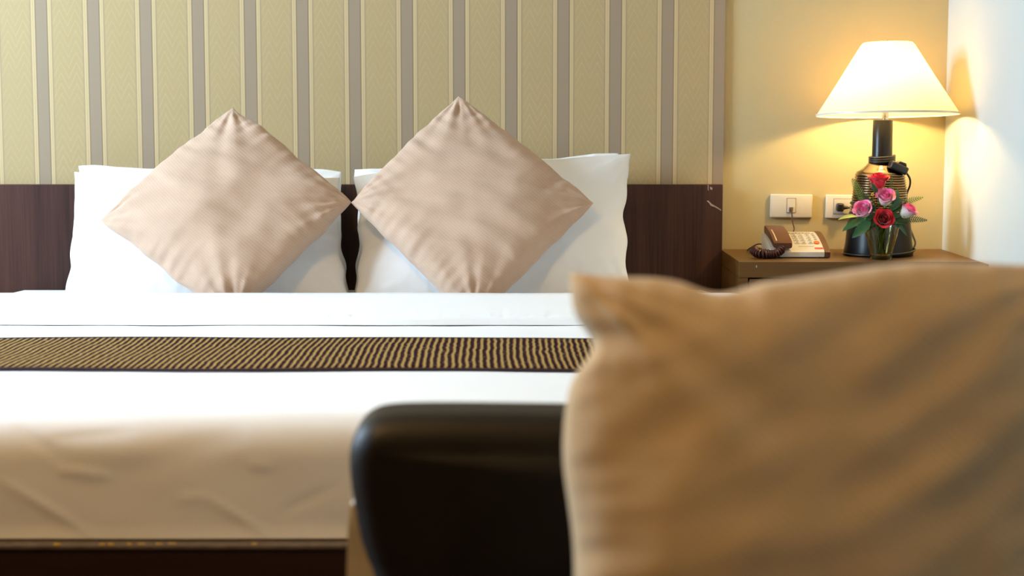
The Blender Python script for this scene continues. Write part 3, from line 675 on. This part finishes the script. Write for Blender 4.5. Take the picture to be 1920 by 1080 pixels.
shell('handset_cradle', -0.008, 0.0450, lambda y: arch(y, 0.019, 0.033, 0.17), lambda y: ZB if y < 0.14 else 0.012, 0.172, 'plastic_cream', ph, 0.004)
for x, y in ((0.02, 0.012), (0.12, 0.012), (0.02, 0.15), (0.12, 0.15)):
    G().lathe([(0, 0), (0.005, 0), (0.005, 0.0031), (0, 0.0031)], lp(x, y, 0), 12).mk('rubber_foot', 'black_plastic', ph)
hset = shell('handset', -0.002, 0.0455, lambda y: arch(y, 0.039, 0.033, 0.18, 1.9), lambda y: arch(y, 0.0255, 0.028, 0.18, 1.7), 0.182, 'plastic_brown', ph, -0.004, 0.005)
g = G(); n = 10
o = [(PY - 0.004 + 0.015 + 0.09 * i / n, NZ + arch(0.015 + 0.09 * i / n, 0.039, 0.033, 0.18, 1.9) - 0.0006) for i in range(n + 1)]
o += [(y, z + 0.0012) for y, z in o[::-1]]
G().prism(o, 0, PX + 0.0055, PX + 0.0080, 0).mk('pale_strip', 'gold_line', hset)  # thin pale strip along the top of the handset
o = [(PY - 0.0045, NZ + 0.020), (PY + 0.010, NZ + 0.020), (PY + 0.010, NZ + 0.030), (PY - 0.0045, NZ + 0.030)]
G().prism(o, 0, PX + 0.013, PX + 0.023, 0.001).mk('cord_socket', 'black_plastic', hset)
def on_body(x0, x1, y0, y1, h, mat, name, parent, n=3, dip=0.0008):
    o = [(PY + y0 + (y1 - y0) * i / n, NZ + btop(y0 + (y1 - y0) * i / n) - dip) for i in range(n + 1)]
    o += [(y, z + h + dip) for y, z in o[::-1]]
    return G().prism(o, 0, PX + x0, PX + x1, 0).mk(name, mat, parent)
on_body(0.056, 0.113, 0.136, 0.143, 0.0006, 'lcd', 'display_strip', body)
for i in range(3):
    for j in range(5):
        x = 0.060 + i * 0.0175; y = 0.046 + j * 0.0185
        k = on_body(x, x + 0.0125, y, y + 0.010, 0.0022, 'plastic_white', 'key', body)
        on_body(x + 0.001, x + 0.0115, y - 0.0008, y + 0.0012, 0.0015, 'key_mark', 'key_shadow_gap', body) if False else None
        on_body(x + 0.003, x + 0.0095, y + 0.0028, y + 0.0072, 0.0026, 'key_mark', 'key_legend', k, dip=0)
for j in range(4):
    k = on_body(0.1145, 0.1215, 0.075 + j * 0.0165, 0.082 + j * 0.0165, 0.0018, 'key_grey', 'function_key', body)
ob = [(0.1165 + 0.0075 * math.cos(a * math.pi / 12), 0.052 + 0.0085 * math.sin(a * math.pi / 12)) for a in range(24)]
g = G(); vs = [lp(x, y, btop(y) - 0.0005) for x, y in ob] + [lp(x, y, btop(y) + 0.0028) for x, y in ob]
g.add(vs, [tuple(range(24, 48))] + [(i, (i + 1) % 24, (i + 1) % 24 + 24, i + 24) for i in range(24)]); g.mk('orange_button', 'orange', body)
on_body(0.1065, 0.1280, 0.0155, 0.0245, 0.0005, 'red_label', 'red_label', body)
on_body(0.066, 0.106, 0.0305, 0.0325, 0.0004, 'key_mark', 'printed_line', body)
# coiled handset cord
cp = spline([lp(0.019, -0.003, 0.025), lp(0.012, -0.012, 0.019), lp(0.000, -0.017, 0.0125), lp(-0.018, -0.020, 0.0115), lp(-0.034, -0.023, 0.0115), lp(-0.046, -0.014, 0.013), lp(-0.052, 0.004, 0.018), lp(-0.046, 0.018, 0.018), lp(-0.030, 0.022, 0.012), lp(-0.006, 0.020, 0.009)], 12)
hel = []; tot = [0.0]
for i in range(1, len(cp)): tot.append(tot[-1] + (cp[i] - cp[i - 1]).length)
Ncoil = 24; NS = Ncoil * 12
for i in range(NS + 1):
    L = tot[-1] * i / NS; k = max(j for j in range(len(tot)) if tot[j] <= L + 1e-9); k = min(k, len(cp) - 2)
    f = (L - tot[k]) / max(1e-9, tot[k + 1] - tot[k]); p = cp[k].lerp(cp[k + 1], f); d = (cp[k + 1] - cp[k]).normalized()
    a = d.cross(Vector((0, 0, 1))).normalized(); b = d.cross(a); ph_ = 2 * math.pi * i / 12; rr = 0.0085 * min(1, i / 10 + 0.2, (NS - i) / 10 + 0.2)
    q = p + a * math.cos(ph_) * rr + b * math.sin(ph_) * rr; q.z = max(q.z, NZ + 0.0028); hel.append(q)
o = G().tube(hel, 0.0032, 7).mk('coiled_cord', 'cord_brown', ph, smooth=True); o['label'] = 'maroon coiled handset cord'
j = at_y(1483.3, 392, -0.0155)
G().tube(spline([j, at_y(1484.5, 400, -0.022), at_y(1486, 415, -0.03), at_y(1488.5, 432, -0.05), lp(0.060, LB + 0.012, 0.03), lp(0.060, LB - 0.004, 0.025)], 8), 0.0017, 6).mk('line_cord', 'cord_brown', ph, smooth=True)
G().tube(spline([lp(-0.004, 0.168, 0.022), lp(-0.018, 0.185, 0.021), lp(-0.034, 0.20, 0.010), lp(-0.04, 0.215, 0.002)], 6), 0.0017, 6).mk('line_cord', 'black_plastic', ph, smooth=True)

# ================================================================ VASE AND FLOWERS
VY = -0.318; vb = at_y(1652, 470, VY); VX = vb.x; VS = F / ((vb - CAM).dot(FWD))
zt2 = at_y(1652, 423, VY).z; HV = zt2 - NZ
rt, rbm = 33.5 / VS, 19 / VS
pr = [(0, 0.0003), (rbm, 0.0003), (rbm + 0.0012, 0.002)]
for k in range(1, 13):
    t = k / 12; pr.append((rbm + (rt - rbm) * t + (0.0008 if k in (8, 9) else 0), 0.002 + (HV - 0.002) * t))
pr += [(rt - 0.0018, HV)]
for k in range(11, 0, -1): t = k / 12; pr.append((rbm + (rt - rbm) * t - 0.0020, 0.002 + (HV - 0.002) * t))
pr += [(rbm - 0.003, 0.007), (0, 0.007)]
vz = G().lathe(pr, (VX, VY, NZ), 48).mk('glass_tumbler', 'tumbler', smooth=True, auto=50)
tag(vz, 'clear tapered glass tumbler holding the roses in front of the lamp', 'vase')
# petal shapes: local space, bloom axis = +z, base at origin
def petal_mesh(name, mat, r_base, r_top, h, half, curl, seed):
    nu, nv = 8, 8; vs = []; fs = []
    for j in range(nv + 1):
        v = j / nv
        for i in range(nu + 1):
            u = 2 * i / nu - 1; wdt = half * (0.55 + 0.45 * math.sin(min(1, v * 1.25) * math.pi / 2)); a = u * wdt
            rr = r_base + (r_top - r_base) * math.sin(v * math.pi / 2) ** 0.8; z = h * v * (1 - 0.20 * u * u * v)
            lip = max(0, v - 0.72) / 0.28
            rr += curl * lip ** 1.6 * (1 + 0.35 * math.sin(u * 4 + seed)); z -= curl * 0.55 * lip ** 2.4
            rr *= 1 + 0.05 * noise.noise(Vector((u * 2, v * 3, seed)))
            vs.append((rr * math.cos(a), rr * math.sin(a), z))
    for j in range(nv):
        for i in range(nu): k = j * (nu + 1) + i; fs.append((k, k + 1, k + nu + 2, k + nu + 1))
    me = bpy.data.meshes.new(name); me.from_pydata(vs, [], fs); me.materials.append(M[mat]); me.polygons.foreach_set('use_smooth', [True] * len(me.polygons)); return me
def bud_mesh(name, mat, r, h):
    vs = []; fs = []; n = 40; m = 6
    for i in range(n + 1):
        a = i / n * 4.6 * math.pi; rr = 0.0015 + (r - 0.0015) * i / n
        for k in range(m + 1): v = k / m; vs.append((rr * (0.55 + 0.45 * v) * math.cos(a), rr * (0.55 + 0.45 * v) * math.sin(a), h * v * (1 - 0.12 * i / n)))
    for i in range(n):
        for k in range(m): q = i * (m + 1) + k; fs.append((q, q + m + 1, q + m + 2, q + 1))
    me = bpy.data.meshes.new(name); me.from_pydata(vs, [], fs); me.materials.append(M[mat]); me.polygons.foreach_set('use_smooth', [True] * len(me.polygons)); return me
PET = {}
for mat in ('red_petal', 'pink_petal'):
    PET[mat] = dict(bud=bud_mesh('bud', mat, 0.0100, 0.037), a=petal_mesh('petal', mat, 0.006, 0.0118, 0.0385, 1.35, 0.0008, 1), b=petal_mesh('petal', mat, 0.008, 0.0150, 0.0375, 1.25, 0.0022, 2),
                    c=petal_mesh('petal', mat, 0.009, 0.0188, 0.0355, 1.1, 0.0055, 3))
def leaf_mesh(name, mat, L, Wd, bend=0.25, serr=0.0):
    vs = []; fs = []; n = 10
    for i in range(n + 1):
        t = i / n; wdt = Wd * math.sin(math.pi * min(1, t * 0.97 + 0.015)) ** 0.8 * (1 - 0.35 * t) * (1 + (serr if i % 2 else -serr))
        z = -bend * L * t * t
        for u in (-1, 0, 1): vs.append((L * t, u * wdt, z + abs(u) * wdt * 0.35))
    for i in range(n):
        for k in range(2): q = i * 3 + k; fs.append((q, q + 1, q + 4, q + 3))
    m2 = len(vs); vs += [(x, y, z - 0.0006) for x, y, z in vs]; fs += [tuple(x + m2 for x in f[::-1]) for f in fs]
    me = bpy.data.meshes.new(name); me.from_pydata(vs, [], fs); me.materials.append(M[mat]); me.polygons.foreach_set('use_smooth', [True] * len(me.polygons)); return me
LEAF = {k: leaf_mesh('leaf', k, 1.0, 0.27, 0.25, 0.06) for k in ('leaf', 'leaf_light')}
SEPAL = leaf_mesh('sepal', 'fern', 0.02, 0.004, 0.3)
def frame(axis, roll=0.0):
    z = Vector(axis).normalized(); x = z.orthogonal().normalized(); y = z.cross(x)
    return Matrix((x, y, z)).transposed().to_4x4() @ Matrix.Rotation(roll, 4, 'Z')
def child(name, me, parent, mw):
    o = bpy.data.objects.new(name, me); COL.objects.link(o); o.parent = parent; o.matrix_local = Matrix.Translation(-LOC[parent]) @ mw; return o
def leaf_to(parent, kind, a, b, face=(0, -1, 0.4), wide=1.0):
    a, b = Vector(a), Vector(b); x = (b - a); L = x.length; x.normalize(); z = Vector(face); z = (z - x * z.dot(x)).normalized(); y = z.cross(x)
    m = Matrix((x, y, z)).transposed().to_4x4(); return child('leaf', LEAF[kind], parent, Matrix.Translation(a) @ m @ Matrix.Diagonal((L, L * wide, L, 1)))
MOUTH = Vector((VX, VY, zt2))
def rose(u, v, y, axis, mat, size, label, group, roll, leaves=()):
    c = at_y(u, v, y); ax = Vector(axis).normalized(); base = c - ax * 0.020 * size
    sb = Vector((VX + (c.x - VX) * 0.12 * (-1), VY + (y - VY) * 0.2, NZ + 0.010))
    root = empty('rose', sb, label, 'rose', group)
    mouth = MOUTH + Vector(((c.x - VX) * 0.30, (y - VY) * 0.35, 0)); mouth += Vector((0, 0, 0.001))
    d = Vector((mouth.x - VX, mouth.y - VY, 0)); lim = rt - 0.006
    if d.length > lim: mouth = Vector((VX, VY, mouth.z)) + d.normalized() * lim
    G().tube(spline([sb, mouth, base - ax * 0.008 * size, base + ax * 0.003], 8), 0.0014, 6).mk('stem', 'stem', root, smooth=True)
    fm = Matrix.Translation(base) @ frame(ax, roll) @ Matrix.Scale(size, 4)
    P = PET[mat]; child('bud', P['bud'], root, fm)
    for key, n, off in (('a', 3, 0.0), ('b', 4, 0.5), ('c', 5, 0.2)):
        for i in range(n):
            child('petal', P[key], root, fm @ Matrix.Rotation(off + i * 2 * math.pi / n + random.uniform(-0.12, 0.12), 4, 'Z') @ Matrix.Rotation(random.uniform(-0.06, 0.1), 4, 'Y'))
    for i in range(5):
        child('sepal', SEPAL, root, fm @ Matrix.Rotation(i * 1.257, 4, 'Z') @ Matrix.Rotation(-0.55, 4, 'Y'))
    for kind, p, q, fc, wd in leaves: leaf_to(root, kind, p, q, fc, wd)
    return root
def at(u, v, y): return at_y(u, v, y)
GR, GK = 'red roses in the glass tumbler', 'pink and white roses in the glass tumbler'
rose(1647, 340, VY + 0.006, (0.02, -0.18, 1), 'red_petal', 1.12, 'red rose standing highest in the glass, against the lamp neck', GR, 0.4,
     [('fern', at(1644, 368, VY - 0.005), at(1636, 342, VY - 0.014), (0, -1, 0.2), 0.8)] if False else [('leaf', at(1645, 366, VY - 0.008), at(1636, 343, VY - 0.020), (0, -1, 0.2), 0.7)])
rose(1660, 371, VY - 0.016, (-0.05, -0.62, 0.8), 'pink_petal', 1.02, 'pink and white rose in the middle of the bunch, under the tallest red rose', GK, 1.1,
     [('leaf', at(1673, 388, VY - 0.006), at(1687, 354, VY - 0.002), (0.2, -1, 0.1), 0.85), ('leaf', at(1668, 395, VY - 0.012), at(1697, 370, VY - 0.012), (0.3, -1, 0.5), 0.7)])
rose(1619, 394, VY - 0.020, (-0.42, -0.62, 0.6), 'pink_petal', 1.0, 'pink rose at the side of the bunch nearest the telephone', GK, 2.0,
     [('leaf', at(1625, 412, VY - 0.006), at(1580, 424, VY - 0.022), (0, -0.6, 1), 0.95), ('leaf', at(1632, 414, VY - 0.026), at(1600, 443, VY - 0.040), (0, -1, 0.35), 1.0), ('leaf_light', at(1609, 407, VY - 0.004), at(1574, 404, VY - 0.014), (0, -0.5, 1), 0.8),
      ('leaf', at(1640, 408, VY - 0.012), at(1622, 434, VY - 0.034), (0, -1, 0.4), 0.9), ('leaf', at(1634, 404, VY - 0.008), at(1606, 412, VY - 0.016), (0, -0.8, 0.8), 1.0), ('leaf', at(1640, 396, VY - 0.002), at(1628, 372, VY - 0.004), (0, -1, 0.2), 0.9), ('leaf', at(1636, 398, VY - 0.004), at(1612, 368, VY + 0.0), (0, -1, 0.3), 0.6)])
rose(1702, 395, VY - 0.010, (0.55, -0.25, 0.72), 'pink_petal', 1.0, 'pink and white rose at the side of the bunch nearest the room corner', GK, 0.1,
     [('leaf', at(1672, 402, VY - 0.006), at(1700, 376, VY - 0.018), (0, -1, 0.6), 0.55), ('leaf', at(1676, 412, VY - 0.012), at(1704, 440, VY - 0.024), (0.2, -1, 0.3), 0.55), ('leaf', at(1668, 408, VY - 0.008), at(1692, 402, VY - 0.018), (0, -1, 0.5), 0.9), ('leaf', at(1670, 416, VY - 0.010), at(1700, 416, VY - 0.022), (0, -1, 0.6), 0.8), ('leaf', at(1664, 398, VY - 0.004), at(1684, 384, VY - 0.010), (0, -1, 0.3), 0.9)])
rose(1657, 410, VY - 0.040, (-0.03, -0.95, 0.30), 'red_petal', 1.0, 'open red rose facing forward at the rim of the glass', GR, 0.8,
     [('leaf', at(1656, 420, VY - 0.028), at(1642, 438, VY - 0.042), (0, -1, 0.3), 0.8), ('leaf', at(1660, 420, VY - 0.028), at(1668, 437, VY - 0.042), (0, -1, 0.3), 0.9), ('leaf', at(1640, 400, VY - 0.018), at(1622, 414, VY - 0.03), (0, -1, 0.6), 0.9)])
def fern(pts, mat, wmax, label):
    cv_ = spline(pts, 14); g = G(); g.tube(cv_, lambda t: 0.0012 * (1 - 0.6 * t), 6); n = len(cv_); st = int(n * 0.42); nrm = Vector((0, -1, 0.35)).normalized()
    for i in range(st, n - 1, 2):
        t = (i - st) / (n - 1 - st); d = (cv_[i + 1] - cv_[i]).normalized(); sd = d.cross(nrm).normalized(); L = wmax * math.sin(math.pi * (0.12 + 0.86 * t)) ** 0.7
        for sg in (-1, 1):
            dd = (sd * sg * 0.85 + d * 0.6).normalized(); a = cv_[i]; m_ = a + dd * L * 0.5; e_ = a + dd * L; hw = d * 0.0019; up = nrm * 0.0005
            g.add([a - hw * 0.4 + up, m_ - hw + up, e_ + up, m_ + hw + up, a + hw * 0.4 + up, a - hw * 0.4 - up, m_ - hw - up, e_ - up, m_ + hw - up, a + hw * 0.4 - up], [(0, 1, 2, 3, 4), (9, 8, 7, 6, 5), (0, 5, 6, 1), (1, 6, 7, 2), (2, 7, 8, 3), (3, 8, 9, 4)])
    o = g.mk('fern_frond', mat, base=cv_[0]); tag(o, label, 'fern', 'fern fronds among the roses'); return o
def fm_(x, y): return Vector((VX + x, VY + y, NZ + 0.012))
def mth(x, y): return MOUTH + Vector((x, y, -0.002))
fern([fm_(0.004, 0.004), mth(-0.015, 0.006), at(1622, 385, VY + 0.006), at(1610, 358, VY + 0.004), at(1598, 335, VY)], 'fern', 0.016, 'light green fern frond rising beside the tallest rose towards the telephone side')
fern([fm_(-0.004, 0.006), mth(0.004, 0.014), at(1668, 390, VY + 0.014), at(1671, 360, VY + 0.014), at(1671.5, 327, VY + 0.010)], 'fern', 0.008, 'narrow upright fern frond in front of the ribbed lamp base')
fern([fm_(-0.008, 0.0), mth(0.014, 0.004), at(1680, 395, VY - 0.002), at(1702, 378, VY - 0.008), at(1731, 370, VY - 0.012)], 'fern', 0.012, 'bright fern frond reaching highest towards the room corner')
fern([fm_(-0.010, -0.004), mth(0.018, -0.004), at(1685, 412, VY - 0.012), at(1710, 411, VY - 0.018), at(1738, 413, VY - 0.022)], 'fern_dark', 0.013, 'dark fern frond spreading level below the corner side pink rose')
fern([fm_(0.008, 0.002), mth(-0.016, 0.002), at(1628, 400, VY), at(1612, 388, VY - 0.002), at(1594, 380, VY - 0.004)], 'fern_dark', 0.013, 'dark fern frond behind the pink rose on the telephone side')
fern([fm_(0.002, -0.002), mth(-0.006, 0.010), at(1640, 395, VY + 0.004), at(1632, 378, VY + 0.004), at(1618, 362, VY + 0.002)], 'fern_dark', 0.012, 'dark fern frond in the gap under the highest red rose')
# small yellow filler blossoms on one sprig
sp = empty('filler_sprig', fm_(0.0, 0.008), 'small sprig of yellow filler blossoms between the roses', 'flower')
tip = [at(1636, 365, VY - 0.012), at(1634, 378, VY - 0.014), at(1637, 383, VY - 0.016), at(1631, 371, VY - 0.010)]
G().tube(spline([fm_(0, 0.008), mth(-0.003, 0.008), at(1640, 395, VY - 0.004), tip[0]], 8), 0.0009, 6).mk('stem', 'stem', sp, smooth=True)
for i, p in enumerate(tip):
    g = G(); rr = 0.0035 if i == 0 else 0.002
    for k in range(5):
        a = k * 1.257; c = p + Vector((math.cos(a) * rr * 0.8, -0.001, math.sin(a) * rr * 0.8))
        g.lathe([(0, -rr * 0.5), (rr * 0.6, -rr * 0.1), (rr * 0.55, rr * 0.3), (0, rr * 0.5)], c, 8)
    g.mk('blossom', 'yellow', sp, smooth=True)

# ================================================================ ASSUMED CEILING LAMP (unseen, added for warm light from above)
cl = empty('assumed_ceiling_lamp', (-1.0, -3.25, ZC - 0.10), 'assumed round warm ceiling lamp, added out of view for warm light', 'lamp')
G().lathe([(0, -0.001), (0.17, -0.001), (0.175, -0.02), (0.165, -0.03), (0, -0.03)], (-1.0, -3.25, ZC), 48).mk('canopy', 'steel', cl, smooth=True, auto=40)
G().lathe([(0.16, -0.03), (0.158, -0.055), (0.13, -0.085), (0.07, -0.10), (0, -0.102)], (-1.0, -3.25, ZC), 48).mk('diffuser', 'diffuser', cl, smooth=True)
